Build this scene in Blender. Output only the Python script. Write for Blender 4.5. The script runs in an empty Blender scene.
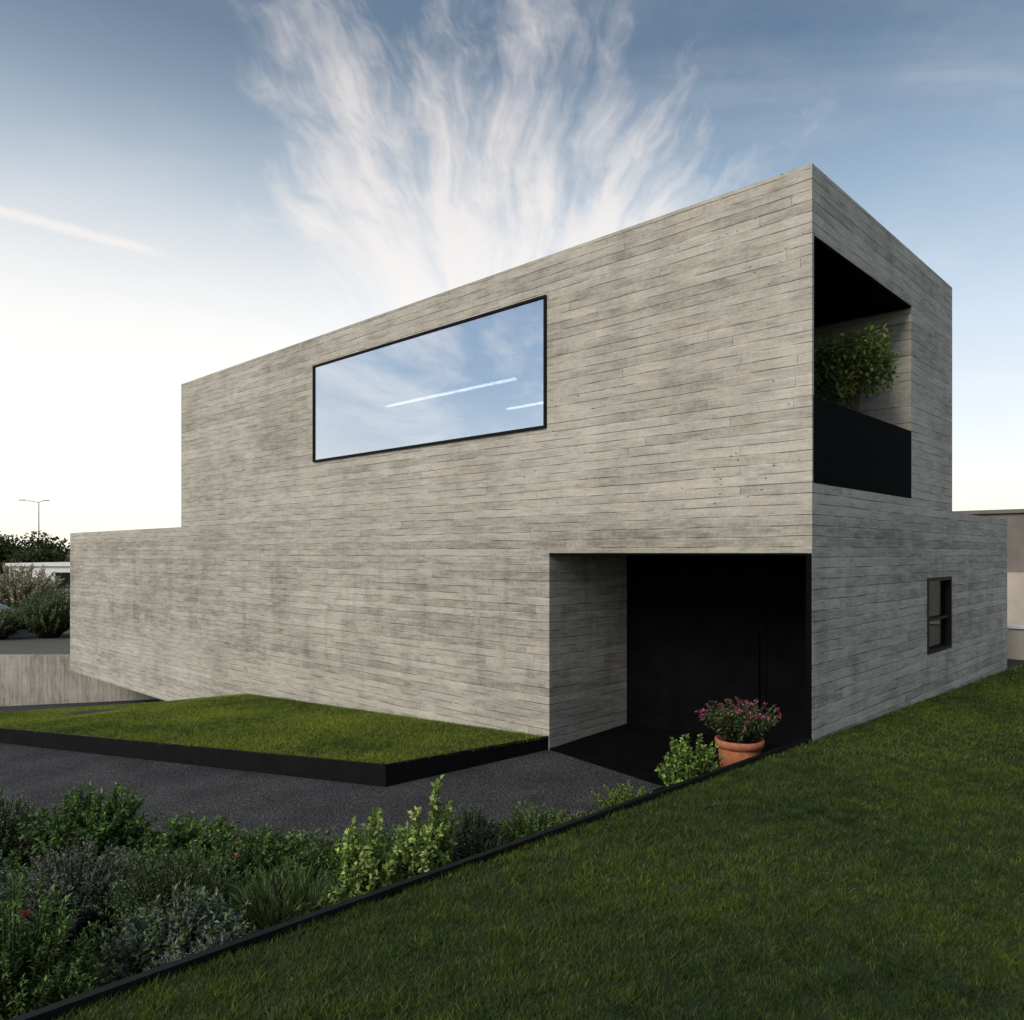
import bpy, math, numpy as np, random
from mathutils import Vector
random.seed(4); RNG=np.random.default_rng(7)
scene=bpy.context.scene
scene.view_settings.view_transform='Standard'
scene.view_settings.look='None'
scene.view_settings.exposure=0

# ---------------------------------------------------------------- frames
CAM=np.array([-7.93,-3.276,1.953])
def c2w(x,y): return (-7.93+.69*x+.7237*y, -3.276-.7238*x+.69*y)
def depth(X,Y): return (X+7.93)*.7237+(Y+3.276)*.69
def lat(X,Y): return (X+7.93)*.69-(Y+3.276)*.7238
def zpath(X,Y):
    z=-.588+.031*X-.034*Y
    return z-np.maximum(0,depth(X,Y)-15.)*.15
def zlawn(X,Y): return -.026*X

# ---------------------------------------------------------------- node helpers
class NT:
    def __init__(s,nt): s.nt=nt; s.n=nt.nodes; s.l=nt.links
    def new(s,t,**k):
        nd=s.n.new(t)
        for a,b in k.items(): setattr(nd,a,b)
        return nd
    def put(s,sock,v):
        if hasattr(v,'is_output'): s.l.new(v,sock)
        elif v is not None: sock.default_value=v
    def m(s,op,a,b=None,c=None,clamp=False):
        nd=s.new('ShaderNodeMath',operation=op); nd.use_clamp=clamp
        s.put(nd.inputs[0],a)
        if b is not None: s.put(nd.inputs[1],b)
        if c is not None: s.put(nd.inputs[2],c)
        return nd.outputs[0]
    def vec(s,x,y,z=0.):
        nd=s.new('ShaderNodeCombineXYZ')
        for i,v in enumerate((x,y,z)): s.put(nd.inputs[i],v)
        return nd.outputs[0]
    def noise(s,v,scale=1.,detail=4.,rough=.5,dist=0.):
        nd=s.new('ShaderNodeTexNoise'); s.put(nd.inputs['Vector'],v)
        nd.inputs['Scale'].default_value=scale; nd.inputs['Detail'].default_value=detail
        nd.inputs['Roughness'].default_value=rough; nd.inputs['Distortion'].default_value=dist
        return nd.outputs['Fac']
    def ss(s,v,a,b,o0=0.,o1=1.):
        nd=s.new('ShaderNodeMapRange',interpolation_type='SMOOTHSTEP')
        s.put(nd.inputs[0],v); nd.inputs[1].default_value=a; nd.inputs[2].default_value=b
        nd.inputs[3].default_value=o0; nd.inputs[4].default_value=o1
        return nd.outputs[0]
    def ramp(s,v,stops):
        nd=s.new('ShaderNodeValToRGB'); s.put(nd.inputs[0],v); e=nd.color_ramp.elements
        while len(e)<len(stops): e.new(.5)
        for i,(p,c) in enumerate(stops):
            e[i].position=p; e[i].color=(*c,1)
        return nd.outputs[0]
    def mix(s,f,a,b,bt='MIX'):
        nd=s.new('ShaderNodeMix',data_type='RGBA',blend_type=bt)
        s.put(nd.inputs[0],f)
        for sock,v in ((nd.inputs[6],a),(nd.inputs[7],b)):
            if isinstance(v,tuple) and len(v)==3: v=(*v,1)
            s.put(sock,v)
        return nd.outputs[2]
    def dot(s,v,d):
        nd=s.new('ShaderNodeVectorMath',operation='DOT_PRODUCT'); s.put(nd.inputs[0],v); nd.inputs[1].default_value=d
        return nd.outputs['Value']

def material(name):
    mt=bpy.data.materials.new(name); mt.use_nodes=True
    t=NT(mt.node_tree); b=t.n['Principled BSDF']
    return mt,t,b
def simple(name,col,rough=.5,metal=0.,var=.0,scale=8.,spec=.5):
    mt,t,b=material(name)
    tc=t.new('ShaderNodeTexCoord').outputs['Object']
    n=t.noise(tc,scale,3.,.6)
    f=t.ss(n,.25,.75)
    c=t.mix(f,tuple(x*(1-var) for x in col),tuple(min(1,x*(1+var)) for x in col))
    t.l.new(c,b.inputs['Base Color']); b.inputs['Roughness'].default_value=rough; b.inputs['Metallic'].default_value=metal
    b.inputs['Specular IOR Level'].default_value=spec
    return mt

def board_concrete(name,vertical=False,H=.112,L=4.0,dark=1.0):
    mt,t,b=material(name)
    tc=t.new('ShaderNodeTexCoord').outputs['Object']
    sp=t.new('ShaderNodeSeparateXYZ'); t.l.new(tc,sp.inputs[0])
    x,y,z=sp.outputs
    s=t.m('ADD',x,y); zr=z
    if vertical:
        s=t.m('SUBTRACT',t.m('MULTIPLY',x,.69),t.m('MULTIPLY',y,.7238)); s,z=z,s
    wob=t.m('MULTIPLY',t.m('SUBTRACT',t.noise(t.vec(s,t.m('MULTIPLY',z,2.),0.),1.3,2.),.5),.026)
    zz=t.m('DIVIDE',t.m('ADD',z,wob),H)
    row=t.m('FLOOR',zz)
    wn=t.new('ShaderNodeTexWhiteNoise',noise_dimensions='1D'); t.l.new(row,wn.inputs['W'])
    s2=t.m('ADD',t.m('DIVIDE',s,L),t.m('MULTIPLY',wn.outputs['Value'],7.3))
    col=t.m('FLOOR',s2)
    wc=t.new('ShaderNodeTexWhiteNoise',noise_dimensions='2D'); t.l.new(t.vec(row,col),wc.inputs['Vector'])
    r=wc.outputs['Value']
    fz=t.m('FRACT',zz); fs=t.m('FRACT',s2)
    ez=t.m('MULTIPLY',t.m('MINIMUM',fz,t.m('SUBTRACT',1.,fz)),H)
    es=t.m('MULTIPLY',t.m('MINIMUM',fs,t.m('SUBTRACT',1.,fs)),L)
    brk=t.noise(t.vec(t.m('MULTIPLY',s,1.7),t.m('MULTIPLY',z,8.),0.),1.,4.,.65)
    line=t.m('MULTIPLY',t.ss(ez,.001,.0085,1.,0.),t.ss(brk,.34,.62,.16,1.))
    line=t.m('MAXIMUM',line,t.m('MULTIPLY',t.ss(es,.001,.006,1.,0.),.5))
    lite=t.m('MULTIPLY',t.ss(ez,.006,.024,1.,0.),t.ss(brk,.36,.56,1.,0.))
    r2=t.m('MULTIPLY',r,31.)
    grain=t.noise(t.vec(t.m('ADD',t.m('MULTIPLY',s,3.6),r2),t.m('MULTIPLY',z,80.),r),1.,4.,.65)
    mid=t.noise(t.vec(t.m('ADD',t.m('MULTIPLY',s,2.0),r2),t.m('MULTIPLY',z,9.),r),1.,6.,.72)
    blot=t.noise(t.vec(s,t.m('MULTIPLY',z,1.5),3.),.55,5.,.62)
    stain=t.noise(t.vec(t.m('MULTIPLY',s,2.2),t.m('MULTIPLY',z,.35),9.),1.,5.,.65)
    speck=t.noise(t.vec(s,z,1.),20.,4.,.78)
    def w(v,k): return t.m('MULTIPLY',t.m('SUBTRACT',v,.5),k)
    val=t.m('ADD',.555,w(r,.15))
    for v,k in ((grain,.40),(mid,.95),(blot,.58),(stain,.34),(speck,.50)):
        val=t.m('ADD',val,w(v,k))
    val=t.m('ADD',val,t.m('MULTIPLY',lite,.13))
    if not vertical:
        zone=t.m('MULTIPLY',t.ss(zr,-.9,.3),t.ss(zr,1.4,2.9,1.,0.))
        val=t.m('SUBTRACT',val,t.m('MULTIPLY',t.m('MULTIPLY',zone,t.ss(stain,.44,.64)),.17))
    base=t.ramp(val,[(0.06,(.105*dark,.092*dark,.073*dark)),(.3,(.235*dark,.216*dark,.178*dark)),(.52,(.375*dark,.350*dark,.298*dark)),(.75,(.50*dark,.473*dark,.412*dark)),(1.,(.63*dark,.605*dark,.545*dark))])
    vo=t.new('ShaderNodeTexVoronoi'); t.l.new(t.vec(t.m('MULTIPLY',s,6.),t.m('MULTIPLY',z,9.),0.),vo.inputs['Vector']); vo.inputs['Scale'].default_value=1.
    pore=t.m('MULTIPLY',t.ss(vo.outputs['Distance'],.05,.13,1.,0.),t.ss(blot,.43,.60))
    dk=t.m('MAXIMUM',t.m('MULTIPLY',line,.60),t.m('MULTIPLY',pore,.65))
    tint=t.mix(t.m('MULTIPLY',t.ss(mid,.48,.75),.4),base,t.mix(1.,base,(.98,.85,.67),'MULTIPLY'))
    c=t.mix(dk,tint,(.085*dark,.073*dark,.058*dark))
    t.l.new(c,b.inputs['Base Color']); b.inputs['Roughness'].default_value=.88
    b.inputs['Specular IOR Level'].default_value=.2
    hgt=t.m('ADD',t.m('ADD',t.m('MULTIPLY',line,-1.2),w(grain,.8)),t.m('ADD',w(r,.8),t.m('MULTIPLY',pore,-1.)))
    bp=t.new('ShaderNodeBump'); bp.inputs['Strength'].default_value=.9; bp.inputs['Distance'].default_value=.007
    t.l.new(hgt,bp.inputs['Height']); t.l.new(bp.outputs[0],b.inputs['Normal'])
    return mt

M_conc=board_concrete('board_formed_concrete')
M_vconc=board_concrete('vertical_board_concrete',True,.14,4.,.85)
M_black=simple('black_steel',(.006,.006,.0065),.55,.0,.25,6.,.12)
M_blackmat=simple('black_render',(.0035,.0035,.004),.9,0,.3,3.,.04)
M_white=simple('white_plaster',(.72,.70,.66),.8,0,.06,3.)
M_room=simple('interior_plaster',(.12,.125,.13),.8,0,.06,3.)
M_beige=simple('beige_render',(.42,.37,.31),.85,0,.12,1.5)
M_brown=simple('brown_grey_render',(.16,.14,.125),.85,0,.15,1.5)
M_bark=simple('bark',(.10,.075,.05),.9,0,.35,30.)
M_galv=simple('galvanised_metal',(.3,.3,.31),.4,.8,.1,5.)

# asphalt
M_asph,t,b=material('asphalt')
tc=t.new('ShaderNodeTexCoord').outputs['Object']
n1=t.noise(tc,34.,3.,.9); n2=t.noise(tc,1.1,4.,.6)
vo=t.new('ShaderNodeTexVoronoi'); t.l.new(tc,vo.inputs['Vector']); vo.inputs['Scale'].default_value=38.
sv=t.m('ADD',t.m('ADD',t.m('MULTIPLY',t.ss(n1,.38,.64),.50),t.m('MULTIPLY',t.ss(n2,.3,.7),.2)),t.m('MULTIPLY',t.ss(vo.outputs['Distance'],.1,.5,.3,0.),1.))
c=t.ramp(sv,[(0,(.013,.013,.014)),(.40,(.052,.052,.055)),(.75,(.11,.11,.114)),(1.,(.27,.27,.27))])
t.l.new(c,b.inputs['Base Color']); b.inputs['Roughness'].default_value=.9; b.inputs['Specular IOR Level'].default_value=.2
bp=t.new('ShaderNodeBump'); bp.inputs['Strength'].default_value=1.; bp.inputs['Distance'].default_value=.02
t.l.new(t.m('SUBTRACT',n1,vo.outputs['Distance']),bp.inputs['Height']); t.l.new(bp.outputs[0],b.inputs['Normal'])

def earth(name,c0,c1,sc,bd):
    mt,t,b=material(name); tc=t.new('ShaderNodeTexCoord').outputs['Object']
    n=t.noise(tc,sc,5.,.7); n2=t.noise(tc,sc*.06,3.)
    t.l.new(t.mix(t.m('MULTIPLY',t.m('ADD',n,n2),.5),c0,c1),b.inputs['Base Color']); b.inputs['Roughness'].default_value=.95
    bp=t.new('ShaderNodeBump'); bp.inputs['Distance'].default_value=bd; t.l.new(n,bp.inputs['Height']); t.l.new(bp.outputs[0],b.inputs['Normal'])
    return mt
M_soil=earth('soil',(.018,.013,.009),(.085,.06,.04),22.,.04)
M_turf=earth('turf',(.012,.022,.006),(.03,.05,.012),30.,.03)
M_ground=earth('ground_dirt',(.06,.06,.05),(.13,.12,.10),1.5,.05)

def foliage(name,trans=.3,rough=.5):
    mt,t,b=material(name)
    at=t.new('ShaderNodeAttribute',attribute_name='Col').outputs['Color']
    t.l.new(at,b.inputs['Base Color']); b.inputs['Roughness'].default_value=rough
    b.inputs['Specular IOR Level'].default_value=.3
    tr=t.new('ShaderNodeBsdfTranslucent'); t.l.new(at,tr.inputs['Color'])
    mx=t.new('ShaderNodeMixShader'); mx.inputs[0].default_value=trans
    t.l.new(b.outputs[0],mx.inputs[1]); t.l.new(tr.outputs[0],mx.inputs[2])
    t.l.new(mx.outputs[0],t.n['Material Output'].inputs[0])
    return mt
M_fol=foliage('foliage')
M_grass,t,b=material('grass_blades')
at=t.new('ShaderNodeAttribute',attribute_name='Col').outputs['Color']
tc=t.new('ShaderNodeTexCoord').outputs['Object']
pn=t.m('ADD',t.m('MULTIPLY',t.noise(tc,.55,3.,.6),.50),t.m('MULTIPLY',t.noise(tc,9.,4.,.7),.50))
c=t.mix(1.,at,t.ramp(pn,[(.36,(.34,.42,.42)),(.5,(1,1,1)),(.64,(1.75,1.5,1.0))]),'MULTIPLY')
t.l.new(c,b.inputs['Base Color']); b.inputs['Roughness'].default_value=.6; b.inputs['Specular IOR Level'].default_value=.2
tr=t.new('ShaderNodeBsdfTranslucent'); t.l.new(c,tr.inputs['Color'])
mx=t.new('ShaderNodeMixShader'); mx.inputs[0].default_value=.35
t.l.new(b.outputs[0],mx.inputs[1]); t.l.new(tr.outputs[0],mx.inputs[2]); t.l.new(mx.outputs[0],t.n['Material Output'].inputs[0])

def glassmat(name,refl,tint,graz=.25):
    mt=bpy.data.materials.new(name); mt.use_nodes=True; t=NT(mt.node_tree); t.n.remove(t.n['Principled BSDF'])
    g=t.new('ShaderNodeBsdfGlossy'); g.inputs['Roughness'].default_value=.0; g.inputs['Color'].default_value=(*tint,1)
    tr=t.new('ShaderNodeBsdfTransparent'); tr.inputs[0].default_value=(.8,.85,.85,1)
    lw=t.new('ShaderNodeLayerWeight'); lw.inputs[0].default_value=.4
    f=t.m('ADD',refl,t.m('MULTIPLY',lw.outputs['Facing'],graz),clamp=True)
    mx=t.new('ShaderNodeMixShader'); t.l.new(f,mx.inputs[0]); t.l.new(tr.outputs[0],mx.inputs[1]); t.l.new(g.outputs[0],mx.inputs[2])
    t.l.new(mx.outputs[0],t.n['Material Output'].inputs[0]); return mt
M_glass=glassmat('window_glass',.70,(.94,.95,.98))
M_dglass=glassmat('dark_window_glass',.03,(.9,.95,1.),.06)
M_led=bpy.data.materials.new('led_strip'); M_led.use_nodes=True
_t=NT(M_led.node_tree); _b=_t.n['Principled BSDF']; _b.inputs['Emission Color'].default_value=(1,.93,.84,1); _b.inputs['Emission Strength'].default_value=6.
M_led.cycles.emission_sampling='NONE'

# ---------------------------------------------------------------- mesh helpers
def link(ob): scene.collection.objects.link(ob); return ob
def empty(name,loc=(0,0,0)):
    e=bpy.data.objects.new(name,None); e.location=loc; e.empty_display_size=.3; return link(e)
def meshobj(name,verts,faces,mat,parent=None,smooth=False,cols=None):
    me=bpy.data.meshes.new(name)
    verts=np.asarray(verts,dtype=np.float32)
    if isinstance(faces,np.ndarray):
        n,k=faces.shape
        me.vertices.add(len(verts)); me.vertices.foreach_set('co',verts.ravel())
        me.loops.add(n*k); me.loops.foreach_set('vertex_index',faces.astype(np.int32).ravel())
        me.polygons.add(n); me.polygons.foreach_set('loop_start',np.arange(0,n*k,k,dtype=np.int32))
        me.update(calc_edges=True)
    else:
        me.from_pydata([tuple(map(float,v)) for v in verts],[],faces)
    if cols is not None:
        a=me.color_attributes.new('Col','FLOAT_COLOR','POINT')
        cc=np.ones((len(verts),4),dtype=np.float32); cc[:,:3]=cols; a.data.foreach_set('color',cc.ravel())
    me.materials.append(mat)
    if smooth: me.polygons.foreach_set('use_smooth',np.ones(len(me.polygons),dtype=bool))
    ob=bpy.data.objects.new(name,me); link(ob)
    if parent: ob.parent=parent
    return ob
def boxgeo(bs):
    V=[];F=[]
    for (x0,x1,y0,y1,z0,z1) in bs:
        o=len(V)
        V+=[(x0,y0,z0),(x1,y0,z0),(x1,y1,z0),(x0,y1,z0),(x0,y0,z1),(x1,y0,z1),(x1,y1,z1),(x0,y1,z1)]
        F+=[[o+i for i in f] for f in ((0,3,2,1),(4,5,6,7),(0,1,5,4),(1,2,6,5),(2,3,7,6),(3,0,4,7))]
    return V,F
def boxes(name,bs,mat,parent=None,bevel=0):
    V,F=boxgeo(bs); ob=meshobj(name,V,F,mat,parent)
    if bevel:
        m=ob.modifiers.new('b','BEVEL'); m.width=bevel; m.segments=2
    return ob
def prism(name,poly,zt,zb,mat,parent=None):
    f=lambda z,p: z(*p) if callable(z) else z
    n=len(poly)
    V=[(p[0],p[1],f(zt,p)) for p in poly]+[(p[0],p[1],f(zb,p)) for p in poly]
    F=[list(range(n)),list(range(2*n-1,n-1,-1))]+[[i,i+n,(i+1)%n+n,(i+1)%n] for i in range(n)]
    return meshobj(name,V,F,mat,parent)
def strip(name,line,th,zt,zb,mat,parent=None):
    P=[np.array(p,float) for p in line]; n=len(P); off=[]
    for i in range(n):
        ns=[]
        for a,b_ in ((i-1,i),(i,i+1)):
            if a>=0 and b_<n:
                d=P[b_]-P[a]; d/=np.linalg.norm(d); ns.append(np.array([-d[1],d[0]]))
        m=sum(ns); m/=np.linalg.norm(m); off.append(P[i]+m*th/max(.3,m.dot(ns[0])))
    f=lambda z,p: z(*p) if callable(z) else z
    V=[];F=[]
    for i in range(n):
        a,b_=P[i],off[i]
        V+=[(a[0],a[1],f(zt,a)),(b_[0],b_[1],f(zt,a)),(b_[0],b_[1],f(zb,a)),(a[0],a[1],f(zb,a))]
    for i in range(n-1):
        o=4*i
        for k in range(4): F.append([o+k,o+(k+1)%4,o+4+(k+1)%4,o+4+k])
    F.append([0,3,2,1]); o=4*(n-1); F.append([o,o+1,o+2,o+3])
    return meshobj(name,V,F,mat,parent)
def lathe(name,prof,mat,parent=None,seg=32,loc=(0,0,0),smooth=True):
    V=[];F=[]
    for r,z in prof:
        for k in range(seg):
            a=2*math.pi*k/seg; V.append((loc[0]+r*math.cos(a),loc[1]+r*math.sin(a),loc[2]+z))
    for i in range(len(prof)-1):
        for k in range(seg): F.append([i*seg+k,i*seg+(k+1)%seg,(i+1)*seg+(k+1)%seg,(i+1)*seg+k])
    return meshobj(name,V,F,mat,parent,smooth)
def tubegeo(pts,radii,seg=6):
    V=[];F=[]; pts=[np.array(p,float) for p in pts]
    for i,p in enumerate(pts):
        d=pts[min(i+1,len(pts)-1)]-pts[max(i-1,0)]; d/=np.linalg.norm(d)+1e-9
        u=np.cross(d,[0.13,.21,1] if abs(d[2])<.9 else [1,0,0]); u/=np.linalg.norm(u); w=np.cross(d,u)
        for k in range(seg):
            a=2*math.pi*k/seg; V.append(p+radii[i]*(u*math.cos(a)+w*math.sin(a)))
    for i in range(len(pts)-1):
        for k in range(seg): F.append([i*seg+k,i*seg+(k+1)%seg,(i+1)*seg+(k+1)%seg,(i+1)*seg+k])
    return V,F
def tubes(name,lst,mat,parent=None,seg=6):
    V=[];F=[]
    for pts,rad in lst:
        v,f=tubegeo(pts,rad,seg); o=len(V); V+=list(v); F+=[[i+o for i in q] for q in f]
    return meshobj(name,V,F,mat,parent,True)

# ---------------------------------------------------------------- HOUSE
house=empty('concrete_house')
def wallX(x0,x1,y0,y1,z0,z1,holes=()):
    ys=sorted({y0,y1,*[h[0] for h in holes],*[h[1] for h in holes]}); out=[]
    for a,b_ in zip(ys[:-1],ys[1:]):
        cuts=[h for h in holes if h[0]<=a and h[1]>=b_]; z=z0
        for h in sorted(cuts,key=lambda q:q[2]):
            if h[2]>z: out.append((x0,x1,a,b_,z,h[2]))
            z=h[3]
        if z<z1: out.append((x0,x1,a,b_,z,z1))
    return out
TOP=5.985; LT=2.574; SOF=1.953
B=[]
B+=wallX(0,.3,1.3,15.21,SOF,TOP,[(3.63,9.41,3.65,5.455)])
B+=[(0,.3,0,1.3,SOF,2.68),(0,.3,0,1.3,5.25,TOP),(0,.06,0,1.3,2.68,5.25)]
B+=[(0,.3,3.59,15.21,-1.7,SOF)]
B+=[(0,.3,15.21,23.26,-1.7,LT)]
B+=[(.3,1.8,3.59,3.89,-1.7,SOF)]
B+=[(0,1.9,0,.05,-1.2,SOF)]
B+=[(1.9,3.94,0,.3,-1.2,SOF),(3.94,5.14,0,.3,-1.2,.523),(3.94,5.14,0,.3,1.60,SOF),(5.14,5.2,0,.3,-1.2,SOF)]
B+=[(.3,5.2,0,.3,SOF,2.68),(3.23,5.2,0,.3,2.68,5.25),(.3,5.2,0,.3,5.25,TOP)]
B+=[(5.2,8.88,0,.3,-1.2,LT)]
B+=[(3.23,3.5,.3,1.4,2.68,5.25)]
B+=[(4.9,5.2,.3,15.21,LT-.02,TOP),(.3,4.9,14.91,15.21,LT,TOP),(8.58,8.88,.3,23.26,-1.7,LT),(.3,8.58,22.96,23.26,-1.7,LT)]
boxes('walls',B,M_conc,house)
boxes('roof',[(.3,4.9,.3,14.91,5.56,5.80)],M_conc,house)
boxes('lower_roof',[(5.2,8.58,.3,22.96,2.3,2.48),(.3,5.2,15.21,22.96,2.3,2.48),(.3,5.2,.3,15.21,SOF,2.3)],M_conc,house)
boxes('underside',[(.3,8.58,3.9,22.96,-1.7,-1.5)],M_conc,house)
boxes('entrance_lining',[(1.8,1.95,.05,3.59,-1.,SOF),(.02,1.8,.053,.075,-1.,SOF)],M_blackmat,house)
boxes('entrance_door',[(1.780,1.797,1.35,2.35,-.70,1.55)],M_blackmat,house,.004)
boxes('door_handle',[(1.73,1.75,1.43,1.45,-.1,.9),(1.75,1.78,1.43,1.45,.0,.03),(1.75,1.78,1.43,1.45,.75,.78)],M_blackmat,house)
boxes('entrance_trim',[(-.004,.05,.056,3.59,SOF-.024,SOF-.002),(-.004,.018,.002,.056,-.9,SOF-.002)],M_blackmat,house)
wf=.034
def frameX(x0,x1,y0,y1,z0,z1,w): return [(x0,x1,y0,y1,z0,z0+w),(x0,x1,y0,y1,z1-w,z1),(x0,x1,y0,y0+w,z0+w,z1-w),(x0,x1,y1-w,y1,z0+w,z1-w)]
boxes('window_frame',frameX(-.035,.28,3.632,9.408,3.652,5.453,wf),M_black,house)
boxes('window_pane',[(-.01,.005,3.67,9.37,3.69,5.415)],M_glass,house)
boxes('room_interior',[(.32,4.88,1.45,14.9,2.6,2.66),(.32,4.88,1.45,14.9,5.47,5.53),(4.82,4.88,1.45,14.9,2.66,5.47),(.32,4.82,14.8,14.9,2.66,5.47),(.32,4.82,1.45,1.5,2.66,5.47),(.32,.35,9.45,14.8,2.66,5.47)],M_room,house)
boxes('led_lamp',[(2.48,2.53,6.6,10.5,5.17,5.21),(4.55,4.60,5.,8.8,5.17,5.21)],M_led,house)
boxes('balcony_lining',[(.062,.07,.05,1.3,2.7,5.24),(.07,3.22,.01,1.3,5.225,5.249),(.06,3.23,1.3,1.42,2.68,5.25)],M_blackmat,house)
boxes('balcony_floor',[(.07,3.22,.31,1.3,2.6,2.70)],M_conc,house)
boxes('balustrade',[(.03,3.228,-.004,.016,2.684,3.58)],M_blackmat,house)
boxes('balcony_trim',[(.045,3.235,-.003,.05,5.235,5.252),(.045,.063,-.003,.05,3.58,5.235)],M_blackmat,house)
def frameY(y0,y1,x0,x1,z0,z1,w): return [(x0,x1,y0,y1,z0,z0+w),(x0,x1,y0,y1,z1-w,z1),(x0,x0+w,y0,y1,z0+w,z1-w),(x1-w,x1,y0,y1,z0+w,z1-w)]
boxes('small_window_frame',frameY(-.012,.2,3.942,5.138,.525,1.598,.05)+[(4.0,5.08,.02,.05,.98,1.02)],M_black,house)
boxes('small_window_pane',[(3.99,5.09,.06,.07,.57,1.55)],M_dglass,house)
boxes('small_window_dark_backing',[(3.992,5.088,.09,.10,.575,1.545)],M_blackmat,house)  # added black sheet behind the pane, stands in for the dark interior

# ---------------------------------------------------------------- GROUND
def heightfield(name,xs,ys,zf,mat,cam=False):
    V=[];F=[];ny=len(ys)
    for x in xs:
        for y in ys:
            X,Y=c2w(x,y) if cam else (x,y); V.append((X,Y,float(zf(X,Y))))
    for i in range(len(xs)-1):
        for j in range(ny-1):
            F.append([i*ny+j,(i+1)*ny+j,(i+1)*ny+j+1,i*ny+j+1])
    return meshobj(name,V,F,mat)
def zground(X,Y):
    d,l=depth(X,Y),lat(X,Y)
    return -3.6 if (-50.<l<20. and -6<d<25.5) else -1.5
heightfield('ground',[-3000,-400,-80,-50.2,-49.9,-20,0,19.9,20.1,60,400,3000],[-3000,-400,-60,-6.1,-5.9,10,25.45,25.55,40,100,500,3000],zground,M_ground,True)
heightfield('driveway',list(np.linspace(-49,8,40)),list(np.linspace(2.5,25.35,40)),zpath,M_asph,True)
prism('porch_floor',[(1.8,.05),(1.8,3.59),(0,3.59),(-.49,1.59),(-.45,.06)],lambda x,y:zpath(x,y)+.014,lambda x,y:zpath(x,y)-.05,M_blackmat)
V=[];F=[]
for (x0,x1,y0,y1) in ((-30,45,-45,-.002),(8.9,45,-.002,35)):
    o=len(V); zb=-1.6
    V+=[(x0,y0,zlawn(x0,0)),(x1,y0,zlawn(x1,0)),(x1,y1,zlawn(x1,0)),(x0,y1,zlawn(x0,0)),(x0,y0,zb),(x1,y0,zb),(x1,y1,zb),(x0,y1,zb)]
    F+=[[o+i for i in f] for f in ((0,1,2,3),(0,4,5,1),(1,5,6,2),(2,6,7,3),(3,7,4,0))]
lawn=meshobj('lawn',V,F,M_turf)
strip('lawn_edging',[(-30,0.0),(-.003,0.0)],.042,lambda x,y:zlawn(x,y)+.045,-1.5,M_black)
IA=(0,3.59,-.55);IB=(-2.37,4.08,-.56);IC=(-4.59,11.33,-.90);ID=(-5.5,14.3,-1.06);IE=(-.42,14.84,-1.50);IG=(0,14.95,-1.56);IF=(0,11.85,-1.01)
IH=(-1.3,7.5,-.70)
iv=[(-.001 if p[0]==0 else p[0],p[1],p[2]) for p in (IA,IB,IC,ID,IE,IG,IF,IH)]
itri=[(0,1,7),(1,2,7),(2,6,7),(6,0,7),(2,3,4),(2,4,6),(4,5,6)]
isl=meshobj('grass_island',iv,[list(q) for q in itri],M_turf)
def ztop(x,y):
    for p in (IA,IB,IC,ID): 
        if abs(p[0]-x)<.05 and abs(p[1]-y)<.05: return p[2]+.025
    return -1
strip('island_edging',[(-.006,3.60),(IB[0],IB[1]),(IC[0],IC[1]),(ID[0],ID[1])],-.03,ztop,lambda x,y:zpath(x,y)-.1,M_black)
PE=[(-9.,10.6),(-5.81,6.0),(-4.86,4.73),(-3.75,2.72),(-1.74,1.41),(-.6,1.33),(-.46,.9),(-.46,.052)]
bed=PE+[(-9.5,.052)]
def inpoly(x,y,P):
    c=False;n=len(P)
    for i in range(n):
        x0,y0=P[i];x1,y1=P[(i+1)%n]
        if (y0>y)!=(y1>y) and x<(x1-x0)*(y-y0)/(y1-y0)+x0: c=not c
    return c
def zbed(x,y): return zpath(x,y)+.03
prism('planting_bed',bed,zbed,lambda x,y:-1.2,M_soil)
strip('bed_edging',PE[:-1],-.03,lambda x,y:zpath(x,y)+.075,lambda x,y:zpath(x,y)-.1,M_black)
def mulch():
    n=6000
    x=RNG.uniform(-8.5,-.5,n*4); y=RNG.uniform(.06,9,n*4)
    k=[i for i in range(len(x)) if inpoly(x[i],y[i],bed)][:n]; x=x[k];y=y[k];n=len(k)
    c=np.stack([x,y,zbed(x,y)+RNG.uniform(.005,.03,n)],1)
    d=RNG.normal(size=(n,3)); d[:,2]*=.4; d/=np.linalg.norm(d,axis=1)[:,None]
    u=np.cross(d,RNG.normal(size=(n,3))); u/=np.linalg.norm(u,axis=1)[:,None]
    L=RNG.uniform(.01,.035,n)[:,None]; W=RNG.uniform(.005,.015,n)[:,None]
    vv=np.stack([c-d*L,c-u*W,c+d*L,c+u*W],1).reshape(-1,3); ff=np.arange(n*4).reshape(n,4)
    cc=np.array([.09,.06,.04])*RNG.uniform(.4,1.8,n)[:,None]
    meshobj('bark_mulch',vv,ff,M_fol,None,False,np.repeat(cc,4,0))
mulch()

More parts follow.
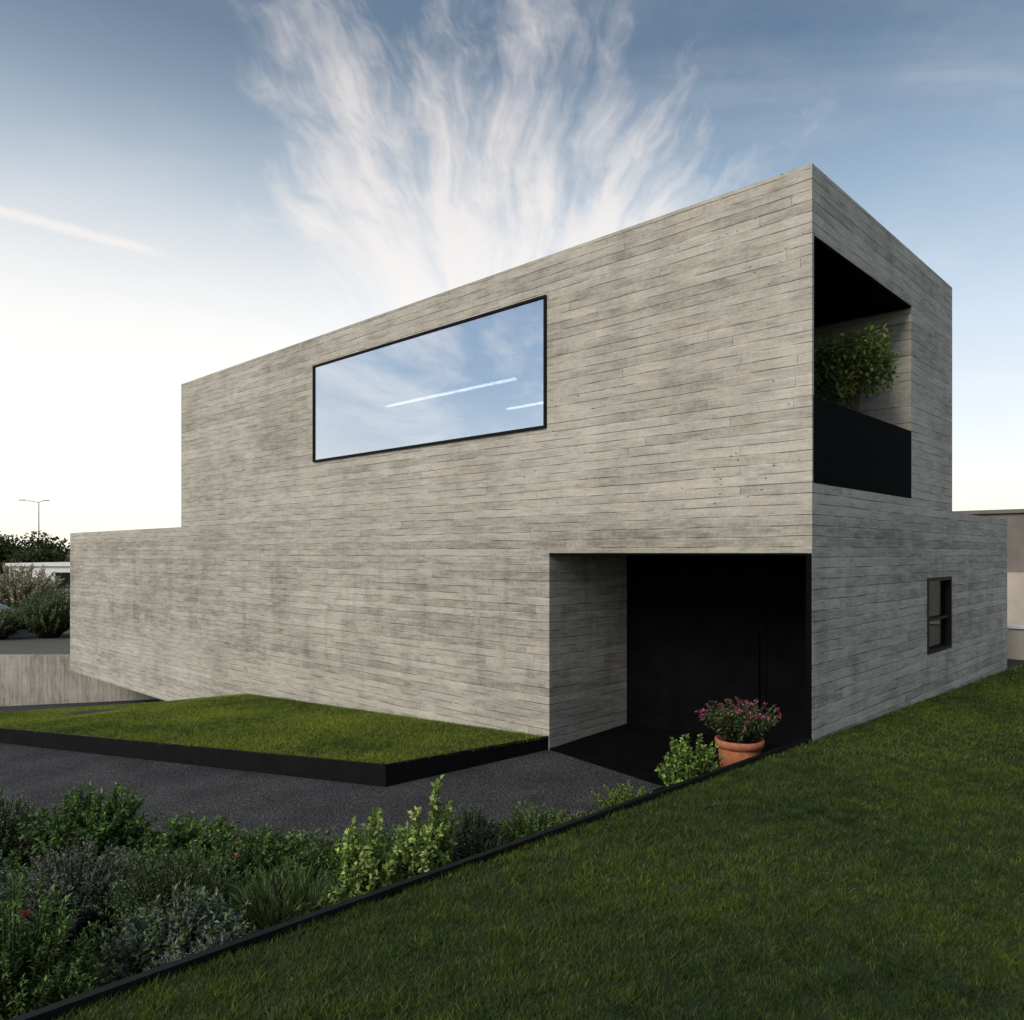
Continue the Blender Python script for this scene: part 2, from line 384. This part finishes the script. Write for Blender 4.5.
# ---------------------------------------------------------------- GRASS
def blades(P,h,w,base):
    n=len(P); a=RNG.uniform(0,2*math.pi,n); ln=RNG.uniform(.2,1.3,n)*h
    b_=RNG.uniform(0,2*math.pi,n)
    side=np.stack([np.cos(a),np.sin(a),np.zeros(n)],1)*w[:,None]*.5
    tip=P+np.stack([np.cos(b_)*ln,np.sin(b_)*ln,h],1)
    V=np.stack([P-side,P+side,tip],1).reshape(-1,3); F=np.arange(n*3).reshape(n,3)
    g=RNG.uniform(.45,1.6,n)[:,None]; c=np.array(base)*g
    yel=(RNG.random(n)<.07)[:,None]; c=np.where(yel,np.array([.22,.21,.08])*g,c)
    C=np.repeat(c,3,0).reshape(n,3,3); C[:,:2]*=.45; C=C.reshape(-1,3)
    return V,F,C
def lawn_points():
    out=[];hh=[];ww=[]
    for d0,d1,dens,h,w in ((1.5,4.2,17000,.032,.0042),(4.2,7.,9500,.034,.0058),(7.,12.,3800,.036,.010),(12.,30.,1100,.045,.02)):
        R=d1*1.5; xr=(max(-9.5,CAM[0]-1.6),min(30,CAM[0]+R)); yr=(max(-24,CAM[1]-R),-.004)
        n=int((xr[1]-xr[0])*(yr[1]-yr[0])*dens)
        x=RNG.uniform(*xr,n);y=RNG.uniform(*yr,n); d=depth(x,y); l=lat(x,y)
        k=(d>=d0)&(d<d1)&(np.abs(l)<d*.78+.8); x=x[k];y=y[k]
        out.append(np.stack([x,y,zlawn(x,y)-.004],1)); m=len(x)
        tuft=.65+.7*(np.sin(x*13+y*7+np.sin(y*5))*np.sin(y*17-x*5+np.sin(x*7))*.5+.5)
        hh.append(h*RNG.uniform(.5,1.3,m)*tuft); ww.append(w*RNG.uniform(.7,1.3,m))
    return np.concatenate(out),np.concatenate(hh),np.concatenate(ww)
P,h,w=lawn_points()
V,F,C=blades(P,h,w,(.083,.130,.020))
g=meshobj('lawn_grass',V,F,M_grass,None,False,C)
Ps=[]
for q in itri:
    a,b_,c=[np.array(iv[i]) for i in q]; A=np.linalg.norm(np.cross(b_-a,c-a))/2; n=int(A*5200)
    u=RNG.random(n);v=RNG.random(n);f=u+v>1;u[f]=1-u[f];v[f]=1-v[f]
    Ps.append(a+u[:,None]*(b_-a)+v[:,None]*(c-a))
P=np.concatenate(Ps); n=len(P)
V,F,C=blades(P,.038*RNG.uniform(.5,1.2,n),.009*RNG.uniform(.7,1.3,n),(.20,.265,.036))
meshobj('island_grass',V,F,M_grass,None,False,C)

# ---------------------------------------------------------------- PLANTS
def leafgeo(base,dirv,L,W,fold=.25):
    n=len(base); dirv=dirv/np.linalg.norm(dirv,axis=1)[:,None]
    s=np.cross(dirv,RNG.normal(size=(n,3))*.5+np.array([0,0,1.])); s/=np.linalg.norm(s,axis=1)[:,None]+1e-9
    nn=np.cross(s,dirv)
    mid=base+dirv*(L*.5)[:,None]
    V=np.stack([base,mid-s*(W*.5)[:,None]+nn*(W*fold)[:,None],base+dirv*L[:,None]-nn*(L*.08)[:,None],mid+s*(W*.5)[:,None]+nn*(W*fold)[:,None]],1)
    return V.reshape(-1,3)
def shrub(name,x,y,r,h,nst,nleaf,L,W,cols,z0=None,upright=.5,tipflower=None,lean=.0,start=.2,outw=.8,dome=.55,parent=None,br=2.0):
    if z0 is None: z0=float(zbed(x,y))
    th=RNG.uniform(0,2*math.pi,nst); rr=np.sqrt(RNG.random(nst))
    b0=np.stack([x+np.cos(th)*rr*r*.25,y+np.sin(th)*rr*r*.25,np.full(nst,z0-.02)],1)
    hh=h*RNG.uniform(.62,1.05,nst)*np.sqrt(np.maximum(.05,1-dome*rr**2))
    tp=np.stack([x+np.cos(th)*rr*r*RNG.uniform(.8,1.15,nst)+lean,y+np.sin(th)*rr*r*RNG.uniform(.8,1.15,nst),z0+hh],1)
    md=(b0+tp)/2; md[:,:2]=b0[:,:2]+(tp[:,:2]-b0[:,:2])*(.5-.3*upright+.1*RNG.normal(size=nst))[:,None]; md[:,2]+=hh*.12
    def q(t): 
        t=t[...,None]; return (1-t)**2*b0[:,None]+2*t*(1-t)*md[:,None]+t*t*tp[:,None]
    tt=start+(1-start)*np.sort(RNG.random((nst,nleaf))**.8,1)
    pp=q(tt); dd=q(np.minimum(tt+.05,1.05))-pp; dd/=np.linalg.norm(dd,axis=2)[...,None]+1e-9
    rd=RNG.normal(size=dd.shape); rd/=np.linalg.norm(rd,axis=2)[...,None]
    dv=dd*(1-.5*outw)+rd*outw; pp=pp.reshape(-1,3);dv=dv.reshape(-1,3); n=len(pp)
    taper=(1.15-.55*tt).reshape(-1)
    V=leafgeo(pp,dv,L*RNG.uniform(.6,1.2,n)*taper,W*RNG.uniform(.7,1.2,n)*taper)
    cl=np.array(cols)*br; ci=RNG.integers(0,len(cl),n); stemv=np.repeat(RNG.uniform(.7,1.3,nst),nleaf)
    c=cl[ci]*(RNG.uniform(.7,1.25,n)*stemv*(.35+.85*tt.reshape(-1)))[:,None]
    F=np.arange(n*4).reshape(n,4); C=np.repeat(c,4,0)
    ts=np.linspace(0,.97,5); sp=q(np.tile(ts,(nst,1)))
    sw=.0035+.004*(1-ts)
    for ax in (np.array([1.,0,0]),np.array([0,1.,0])):
        a=sp-ax*sw[None,:,None]; b_=sp+ax*sw[None,:,None]
        vv=np.stack([a,b_],2).reshape(nst,-1,3); o=len(V)
        V=np.concatenate([V,vv.reshape(-1,3)])
        ids=o+np.arange(nst)[:,None,None]*10+np.arange(4)[None,:,None]*2+np.array([0,1,3,2])[None,None]
        F=np.concatenate([F,ids.reshape(-1,4)]); C=np.concatenate([C,np.tile([.06,.05,.03],(nst*10,1))])
    if tipflower is not None:
        fc,fs,fn=tipflower
        k=RNG.choice(nst,size=min(fn,nst),replace=False)
        bs=np.repeat(tp[k],9,0)+RNG.normal(size=(len(k)*9,3))*fs*.35; dv=RNG.normal(size=bs.shape); dv[:,2]=np.abs(dv[:,2])
        vv=leafgeo(bs,dv,np.full(len(bs),fs),np.full(len(bs),fs*.7)); o=len(V); V=np.concatenate([V,vv])
        F=np.concatenate([F,o+np.arange(len(vv)).reshape(-1,4)])
        C=np.concatenate([C,np.repeat(np.array(fc)*RNG.uniform(.6,1.3,len(bs))[:,None],4,0)])
    return meshobj(name,V,F,M_fol,parent,False,C)
G_dark=[(.035,.065,.018),(.05,.085,.02),(.028,.05,.018)]
G_mid=[(.06,.105,.025),(.08,.12,.03),(.05,.09,.02)]
G_pale=[(.20,.26,.06),(.15,.22,.05),(.30,.33,.12),(.10,.16,.04)]
G_grey=[(.085,.10,.075),(.11,.125,.10),(.07,.085,.06)]
G_silver=[(.16,.18,.16),(.12,.14,.12),(.2,.22,.2)]
G_rose=[(.05,.075,.04),(.04,.065,.03),(.075,.10,.06)]
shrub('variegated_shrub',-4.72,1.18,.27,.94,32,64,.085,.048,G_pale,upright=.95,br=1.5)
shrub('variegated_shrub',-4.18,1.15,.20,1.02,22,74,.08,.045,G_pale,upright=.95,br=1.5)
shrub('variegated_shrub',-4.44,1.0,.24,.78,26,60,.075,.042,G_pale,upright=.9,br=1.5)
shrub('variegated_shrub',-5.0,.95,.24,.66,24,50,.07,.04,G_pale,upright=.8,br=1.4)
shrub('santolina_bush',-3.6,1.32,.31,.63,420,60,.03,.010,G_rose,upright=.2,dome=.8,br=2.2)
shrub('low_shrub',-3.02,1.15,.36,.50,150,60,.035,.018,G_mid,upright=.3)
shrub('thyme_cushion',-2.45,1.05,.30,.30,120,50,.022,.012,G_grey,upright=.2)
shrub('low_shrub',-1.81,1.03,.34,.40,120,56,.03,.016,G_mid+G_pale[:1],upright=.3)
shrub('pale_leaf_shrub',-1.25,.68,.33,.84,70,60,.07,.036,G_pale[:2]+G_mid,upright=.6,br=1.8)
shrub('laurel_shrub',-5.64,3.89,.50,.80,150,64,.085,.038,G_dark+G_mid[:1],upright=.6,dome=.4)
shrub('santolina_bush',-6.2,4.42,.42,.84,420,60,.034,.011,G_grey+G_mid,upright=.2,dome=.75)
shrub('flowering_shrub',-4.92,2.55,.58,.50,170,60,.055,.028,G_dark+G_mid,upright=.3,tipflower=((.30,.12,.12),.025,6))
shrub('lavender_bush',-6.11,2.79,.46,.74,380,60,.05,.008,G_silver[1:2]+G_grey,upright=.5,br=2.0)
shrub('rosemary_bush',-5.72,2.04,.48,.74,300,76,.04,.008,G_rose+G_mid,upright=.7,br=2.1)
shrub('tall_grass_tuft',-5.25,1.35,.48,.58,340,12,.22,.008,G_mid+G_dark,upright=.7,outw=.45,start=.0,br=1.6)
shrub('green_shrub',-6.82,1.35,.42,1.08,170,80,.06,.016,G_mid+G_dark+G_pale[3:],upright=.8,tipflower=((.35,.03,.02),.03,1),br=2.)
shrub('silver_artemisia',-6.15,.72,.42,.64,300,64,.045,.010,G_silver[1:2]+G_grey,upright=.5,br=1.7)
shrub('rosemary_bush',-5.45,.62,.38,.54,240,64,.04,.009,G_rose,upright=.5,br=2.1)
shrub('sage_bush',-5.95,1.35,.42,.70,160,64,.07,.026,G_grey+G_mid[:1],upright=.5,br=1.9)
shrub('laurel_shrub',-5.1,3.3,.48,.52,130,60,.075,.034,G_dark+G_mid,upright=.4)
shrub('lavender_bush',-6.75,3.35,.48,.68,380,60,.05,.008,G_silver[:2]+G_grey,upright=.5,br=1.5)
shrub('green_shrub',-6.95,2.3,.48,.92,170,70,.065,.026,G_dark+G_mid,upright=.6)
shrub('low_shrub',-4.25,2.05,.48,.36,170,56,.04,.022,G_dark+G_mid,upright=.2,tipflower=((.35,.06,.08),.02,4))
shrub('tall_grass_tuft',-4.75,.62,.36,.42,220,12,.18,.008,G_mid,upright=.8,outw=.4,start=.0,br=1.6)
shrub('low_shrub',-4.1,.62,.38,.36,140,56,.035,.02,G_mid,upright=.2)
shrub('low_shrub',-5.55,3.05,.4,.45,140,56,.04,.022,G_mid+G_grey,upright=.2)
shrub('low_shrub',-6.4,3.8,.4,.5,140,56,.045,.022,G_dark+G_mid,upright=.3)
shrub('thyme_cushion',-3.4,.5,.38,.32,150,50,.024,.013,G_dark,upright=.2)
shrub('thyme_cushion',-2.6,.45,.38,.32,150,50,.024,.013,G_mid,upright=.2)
def groundcover():
    n=42000; x=RNG.uniform(-8.2,-1.2,n*3);y=RNG.uniform(.08,8,n*3)
    k=np.array([i for i in range(len(x)) if inpoly(x[i],y[i],bed)])[:n]; x=x[k];y=y[k]
    nz=np.sin(x*3.1+1)+np.sin(y*4.3+x)+np.sin(x*7-y*5)*.6; kk=nz>-.9; x=x[kk];y=y[kk];n=len(x)
    p=np.stack([x,y,zbed(x,y)+RNG.uniform(0,.13,n)*np.clip(nz[kk]+.9,0.2,1.6)],1); d=RNG.normal(size=(n,3)); d[:,2]=np.abs(d[:,2])+.2
    V=leafgeo(p,d,RNG.uniform(.025,.055,n),RNG.uniform(.014,.028,n))
    c=np.array(G_dark+G_mid)[RNG.integers(0,6,n)]*RNG.uniform(.8,2.2,n)[:,None]
    meshobj('ground_cover_plants',V,np.arange(n*4).reshape(n,4),M_fol,None,False,np.repeat(c,4,0))
groundcover()

M_terra=simple('terracotta',(.38,.13,.06),.8,0,.25,14.)
pot=empty('flower_pot')
px,py=-.60,.50; pz=float(zpath(px,py))+.02
lathe('pot_body',[(0,0),(.15,0),(.155,.01),(.215,.57),(.212,.585),(.242,.59),(.246,.655),(.238,.662),(.215,.66),(.205,.58),(0,.57)],M_terra,pot,36,(px,py,pz))
lathe('pot_soil',[(0,.605),(.205,.60)],M_soil,pot,24,(px,py,pz))
shrub('pot_flowers',px,py,.42,.44,110,22,.06,.028,G_dark+[(.06,.05,.03)],z0=pz+.6,upright=.3,tipflower=((.36,.10,.15),.026,60),parent=pot,dome=.35)

# ---------------------------------------------------------------- TREES
def tree(name,x,y,z0,H,crown_r,crown_h,nclump,nleaf,L,cols,trunk_r=.1,crown_z=None,parent=None):
    e=parent or empty(name)
    cz=crown_z if crown_z is not None else z0+H-crown_h/2
    tl=[]; top=np.array([x+.05*H,y-.03*H,cz-crown_h*.1])
    tl.append(([ (x,y,z0),(x+.02*H,y,z0+(top[2]-z0)*.5),top],[trunk_r,trunk_r*.75,trunk_r*.45]))
    cen=[]
    for i in range(nclump):
        d=RNG.normal(size=3); d/=np.linalg.norm(d); k=RNG.uniform(.35,1.)
        c=np.array([x,y,cz])+d*k*np.array([crown_r,crown_r,crown_h/2])*.85
        cen.append(c); s=np.array([x+.02*H,y,z0+(top[2]-z0)*RNG.uniform(.5,1.)])
        m=(s+c)/2+np.array([0,0,.06*H])
        tl.append(([s,m,c],[trunk_r*.35,trunk_r*.22,trunk_r*.07]))
    tubes('trunk_and_limbs' ,tl,M_bark,e)
    cen=np.array(cen); n=nclump*nleaf; ci=np.repeat(np.arange(nclump),nleaf)
    cr=np.repeat(RNG.uniform(.22,.42,nclump),nleaf)*crown_r
    d=RNG.normal(size=(n,3)); d/=np.linalg.norm(d,axis=1)[:,None]
    p=cen[ci]+d*(cr*RNG.random(n)**.45)[:,None]*np.array([1,1,.75])
    dv=d+RNG.normal(size=(n,3))*.7
    V=leafgeo(p,dv,L*RNG.uniform(.6,1.3,n),L*.5*RNG.uniform(.7,1.3,n))
    cl=np.array(cols); c=cl[RNG.integers(0,len(cl),n)]*(RNG.uniform(.6,1.25,n)*np.repeat(RNG.uniform(.65,1.3,nclump),nleaf))[:,None]
    meshobj('crown',V,np.arange(n*4).reshape(n,4),M_fol,e,False,np.repeat(c,4,0))
    return e
bt=empty('balcony_tree')
tree('x',2.27,.38,2.9,1.9,.70,.92,34,84,.078,[(.20,.26,.06),(.25,.30,.09),(.14,.19,.045)],.022,4.30,bt)
lathe('planter',[(0,0),(.17,0),(.21,.36),(.19,.36),(0,.33)],M_black,bt,28,(2.27,.5,2.70))
def T(name,cx,cd,**k):
    X,Y=c2w(cx,cd); return tree(name,X,Y,-1.5,**k)
T('background_tree',-46,66,H=5.6,crown_r=3.4,crown_h=3.6,nclump=24,nleaf=260,L=.35,cols=[(.05,.07,.025),(.07,.09,.03)],trunk_r=.25)
T('background_tree',-42.5,68,H=4.9,crown_r=3.2,crown_h=3.4,nclump=24,nleaf=260,L=.35,cols=[(.05,.07,.025),(.07,.09,.03)],trunk_r=.25)
T('background_tree',-38,62,H=4.0,crown_r=2.8,crown_h=3.,nclump=20,nleaf=260,L=.3,cols=[(.06,.08,.03),(.08,.10,.03)],trunk_r=.2)
T('background_tree',-39,55,H=3.6,crown_r=2.6,crown_h=2.8,nclump=20,nleaf=260,L=.3,cols=[(.07,.08,.04),(.10,.11,.04)],trunk_r=.2)
T('background_tree',-44,60,H=6,crown_r=3.,crown_h=4.,nclump=24,nleaf=260,L=.35,cols=[(.05,.07,.025),(.09,.10,.04)],trunk_r=.25)
def bush(name,cx,cd,r,h,n,L,cols):
    X,Y=c2w(cx,cd); nst=int(n)
    return shrub(name,X,Y,r,h,nst,60,L,L*.45,cols,z0=-1.5,upright=.2,dome=.6)
bush('olive_bush',-22.6,35.5,2.2,3.0,520,.18,[(.17,.16,.10),(.13,.14,.08),(.21,.18,.12)])
bush('olive_bush',-20.0,38,1.8,2.6,420,.18,[(.15,.16,.09),(.20,.18,.12)])
bush('hedge_bush',-18.9,31.6,1.35,1.95,620,.12,[(.06,.085,.035),(.08,.10,.045)])
bush('hedge_bush',-20.6,31.0,1.1,1.3,420,.12,[(.07,.09,.04),(.10,.11,.055)])
bush('hedge_bush',-17.2,32.5,1.1,1.5,420,.12,[(.05,.07,.03),(.07,.09,.035)])
rw=empty('retaining_wall')
a=c2w(-46,25.4);b_=c2w(-4,25.4)
strip('wall_body',[a,b_],.28,-1.41,-3.6,M_vconc,rw)

def placed(name,cx,cd):
    X,Y=c2w(cx,cd); e=empty(name,(X,Y,0)); e.rotation_euler=(0,0,-math.radians(46.36)); return e
wh=placed('white_house',-25.5,50)
boxes('walls',[(-7,2,0,6,-1.6,1.1)],M_white,wh)
boxes('windows',[(-4,-3,-.03,.05,-.4,.7),(-1.5,-.5,-.03,.05,-.4,.7),(.6,1.5,-.03,.05,-.4,.7)],M_black,wh)
boxes('roof',[(-7.15,2.15,-.15,6.15,1.1,1.3)],M_white,wh)
sl=placed('street_lamp',-42.8,70)
tubes('pole',[([(0,0,-1.5),(0,0,3),(0,0,6.6)],[.07,.055,.04]),([(-1.4,0,6.75),(0,0,6.55),(.5,0,6.7)],[.03,.04,.03])],M_galv,sl,8)
boxes('lamp_heads',[(-1.8,-1.3,-.12,.12,6.7,6.80),(.4,.9,-.12,.12,6.66,6.76)],M_galv,sl,.03)
car=placed('parked_car',-23.2,32.6)
M_car=simple('car_paint',(.35,.45,.58),.3,.2,.03,2.)
prof=[(-2.1,.35),(-2.12,.75),(-1.95,.92),(-1.2,1.0),(-.55,1.42),(.85,1.45),(1.6,1.05),(2.05,.95),(2.12,.6),(2.1,.35)]
V=[(x,-.85+(.18 if z>1.1 else 0),z-1.5) for x,z in prof]+[(x,.85-(.18 if z>1.1 else 0),z-1.5) for x,z in prof]
n=len(prof); F=[list(range(n)),list(range(2*n-1,n-1,-1))]+[[i,i+n,(i+1)%n+n,(i+1)%n] for i in range(n)]
meshobj('body',V,F,M_car,car)
wp=[(-.95,1.04),(-.5,1.36),(.78,1.38),(1.3,1.06)]
meshobj('side_windows',[(x,-.86+(.16 if z>1.1 else 0),z-1.5) for x,z in wp],[[0,1,2,3]],M_black,car)
wl=[]
for wx in (-1.35,1.3):
    for wy in (-.84,.64): wl.append(([(wx,wy,-1.18),(wx,wy+.2,-1.18)],[.32,.32]))
tubes('wheels',wl,M_black,car,18)
bw=empty('boundary_wall')
boxes('wall_body',[(11.2,11.42,-30,20,-1.6,.36)],M_beige,bw); boxes('coping',[(11.15,11.47,-30,20,.362,.42)],M_white,bw)
nh=empty('neighbour_house')
boxes('lower_storey',[(20,32,-14,6,-1.6,1.35)],M_beige,nh)
boxes('upper_storey',[(20.4,32,-13.6,5.6,1.352,3.2)],M_brown,nh)
boxes('roof_cap',[(20.3,32.1,-13.7,5.7,3.202,3.32)],M_brown,nh)
boxes('window_openings',[(20.36,20.42,-8,-6,1.8,2.8),(20.36,20.42,-3,-1,1.8,2.8),(19.96,20.02,-8,-6.5,-.2,1.0),(19.96,20.02,-3,-1,-.2,1.0)],M_black,nh)

# ---------------------------------------------------------------- SUN & SKY
def camdir(u,v):
    a=(u-512)/774; b_=(553-v)/774
    return Vector((.69*a+.7237,-.7238*a+.69,b_)).normalized()
azs=math.radians(-138)
sd=Vector((.69*math.sin(azs)+.7237*math.cos(azs),-.7238*math.sin(azs)+.69*math.cos(azs),0)).normalized()
EL=math.radians(34)
sv=Vector((sd.x*math.cos(EL),sd.y*math.cos(EL),math.sin(EL)))
sun=bpy.data.lights.new('sun','SUN'); sun.energy=2.6; sun.angle=math.radians(28); sun.color=(1,.92,.80)
so=bpy.data.objects.new('sun',sun); link(so); so.rotation_euler=(-sv).to_track_quat('-Z','Y').to_euler()
W=bpy.data.worlds.new('World'); scene.world=W; W.use_nodes=True; t=NT(W.node_tree)
W.cycles.sampling_method='MANUAL'; W.cycles.sample_map_resolution=256
bg=t.n['Background']; out=t.n['World Output']
sky=t.new('ShaderNodeTexSky',sky_type='NISHITA'); sky.sun_disc=False; sky.sun_elevation=EL
sky.sun_rotation=math.atan2(sv.x,sv.y); sky.air_density=1.; sky.dust_density=1.
t.l.new(sky.outputs[0],bg.inputs[0]); bg.inputs[1].default_value=.05
d=t.new('ShaderNodeTexCoord').outputs['Generated']
ac=t.dot(d,(.69,-.7238,0)); fw=t.dot(d,(.7237,.69,0)); up=t.dot(d,(0,0,1))
upc=t.m('MAXIMUM',up,0.)
den=t.m('ADD',upc,.10)
ca=t.m('DIVIDE',ac,den); cf=t.m('DIVIDE',fw,den)
patch=t.noise(t.vec(t.m('MULTIPLY',ca,.55),t.m('MULTIPLY',cf,.9),7.),1.,6.,.62,.8)
fa=t.m('ADD',ac,t.m('MULTIPLY',fw,.03)); fu=t.m('SUBTRACT',up,t.m('MULTIPLY',fw,.14))
phi=t.m('ARCTAN2',fa,fu)
rad=t.m('SQRT',t.m('ADD',t.m('MULTIPLY',fa,fa),t.m('MULTIPLY',fu,fu)))
wv=t.noise(t.vec(t.m('MULTIPLY',ac,2.2),t.m('MULTIPLY',up,2.6),1.),1.,4.,.62)
phw=t.m('ADD',phi,t.m('MULTIPLY',t.m('SUBTRACT',wv,.5),.50))
radw=t.m('ADD',rad,t.m('MULTIPLY',t.m('SUBTRACT',wv,.5),.5))
st=t.noise(t.vec(t.m('MULTIPLY',phw,4.2),t.m('MULTIPLY',radw,4.0),2.3),1.,5.,.60)
st2=t.noise(t.vec(t.m('MULTIPLY',phw,13.),t.m('MULTIPLY',radw,4.5),5.),1.,4.,.6)
soft=t.noise(t.vec(t.m('MULTIPLY',ac,4.),t.m('MULTIPLY',up,5.),4.),1.,6.,.66)
fan=t.m('MULTIPLY',t.ss(t.m('ABSOLUTE',phi),.45,1.15,1.,0.),t.m('MULTIPLY',t.ss(rad,.30,.66,1.,0.),t.ss(fw,.1,.5)))
sum_=t.m('ADD',t.m('MULTIPLY',st,1.0),t.m('ADD',t.m('MULTIPLY',t.m('SUBTRACT',st2,.5),.34),t.m('MULTIPLY',soft,.55)))
dens=t.m('ADD',sum_,t.m('MULTIPLY',t.m('SUBTRACT',fan,1.),.60))
cl1=t.m('MULTIPLY',t.ss(dens,.42,.88),.97)
cl2=t.m('MULTIPLY',t.ss(t.m('ADD',patch,t.m('MULTIPLY',t.m('SUBTRACT',soft,.5),.4)),.44,.74),t.ss(fw,.2,.85,.75,.26))
d1=camdir(-60,196); d2=camdir(128,246); nn=d1.cross(d2).normalized(); dm=(d1+d2).normalized()
wob=t.m('MULTIPLY',t.m('SUBTRACT',soft,.5),.016)
dist=t.m('ABSOLUTE',t.m('ADD',t.dot(d,tuple(nn)),wob))
ctr=t.m('MULTIPLY',t.ss(dist,.0005,.009,1.,0.),t.m('MULTIPLY',t.ss(t.dot(d,tuple(dm)),.990,.997),t.ss(soft,.35,.6,.25,.9)))
cl=t.m('MAXIMUM',t.m('MAXIMUM',cl1,cl2),ctr)
grad=t.ramp(upc,[(0,(.92,.82,.70)),(.12,(.81,.78,.73)),(.26,(.61,.67,.71)),(.40,(.30,.40,.48)),(.54,(.085,.14,.20)),(.8,(.05,.095,.145))])
grad2=t.ramp(upc,[(0,(.78,.76,.72)),(.10,(.50,.57,.64)),(.22,(.24,.34,.46)),(.40,(.13,.22,.33)),(.8,(.10,.17,.27))])
glow=t.ss(t.dot(d,tuple(camdir(60,470))),.62,1.)
glowf=t.m('MULTIPLY',glow,t.ss(upc,.14,.52,1.,.06))
g0=t.mix(t.ss(fw,.45,-.05),grad,grad2)
g1=t.mix(glowf,g0,(1.12,1.03,.90))
cc=t.ramp(t.ss(upc,.0,.6),[(0,(1.,.94,.86)),(.5,(1.,.92,.82)),(1,(.84,.75,.67))])
full=t.mix(cl,g1,cc)
bg2=t.new('ShaderNodeBackground'); t.l.new(full,bg2.inputs[0]); bg2.inputs[1].default_value=.88
ad=t.new('ShaderNodeAddShader'); t.l.new(bg.outputs[0],ad.inputs[0]); t.l.new(bg2.outputs[0],ad.inputs[1]); t.l.new(ad.outputs[0],out.inputs[0])

# ---------------------------------------------------------------- CAMERA
cd=bpy.data.cameras.new('camera'); co=bpy.data.objects.new('camera',cd); link(co)
co.location=tuple(CAM); co.rotation_euler=(math.radians(90),0,-math.radians(46.36))
cd.sensor_width=36; cd.sensor_fit='HORIZONTAL'; cd.lens=36*774/1024; cd.shift_y=43/1024; cd.clip_end=6000; cd.clip_start=.05
scene.camera=co
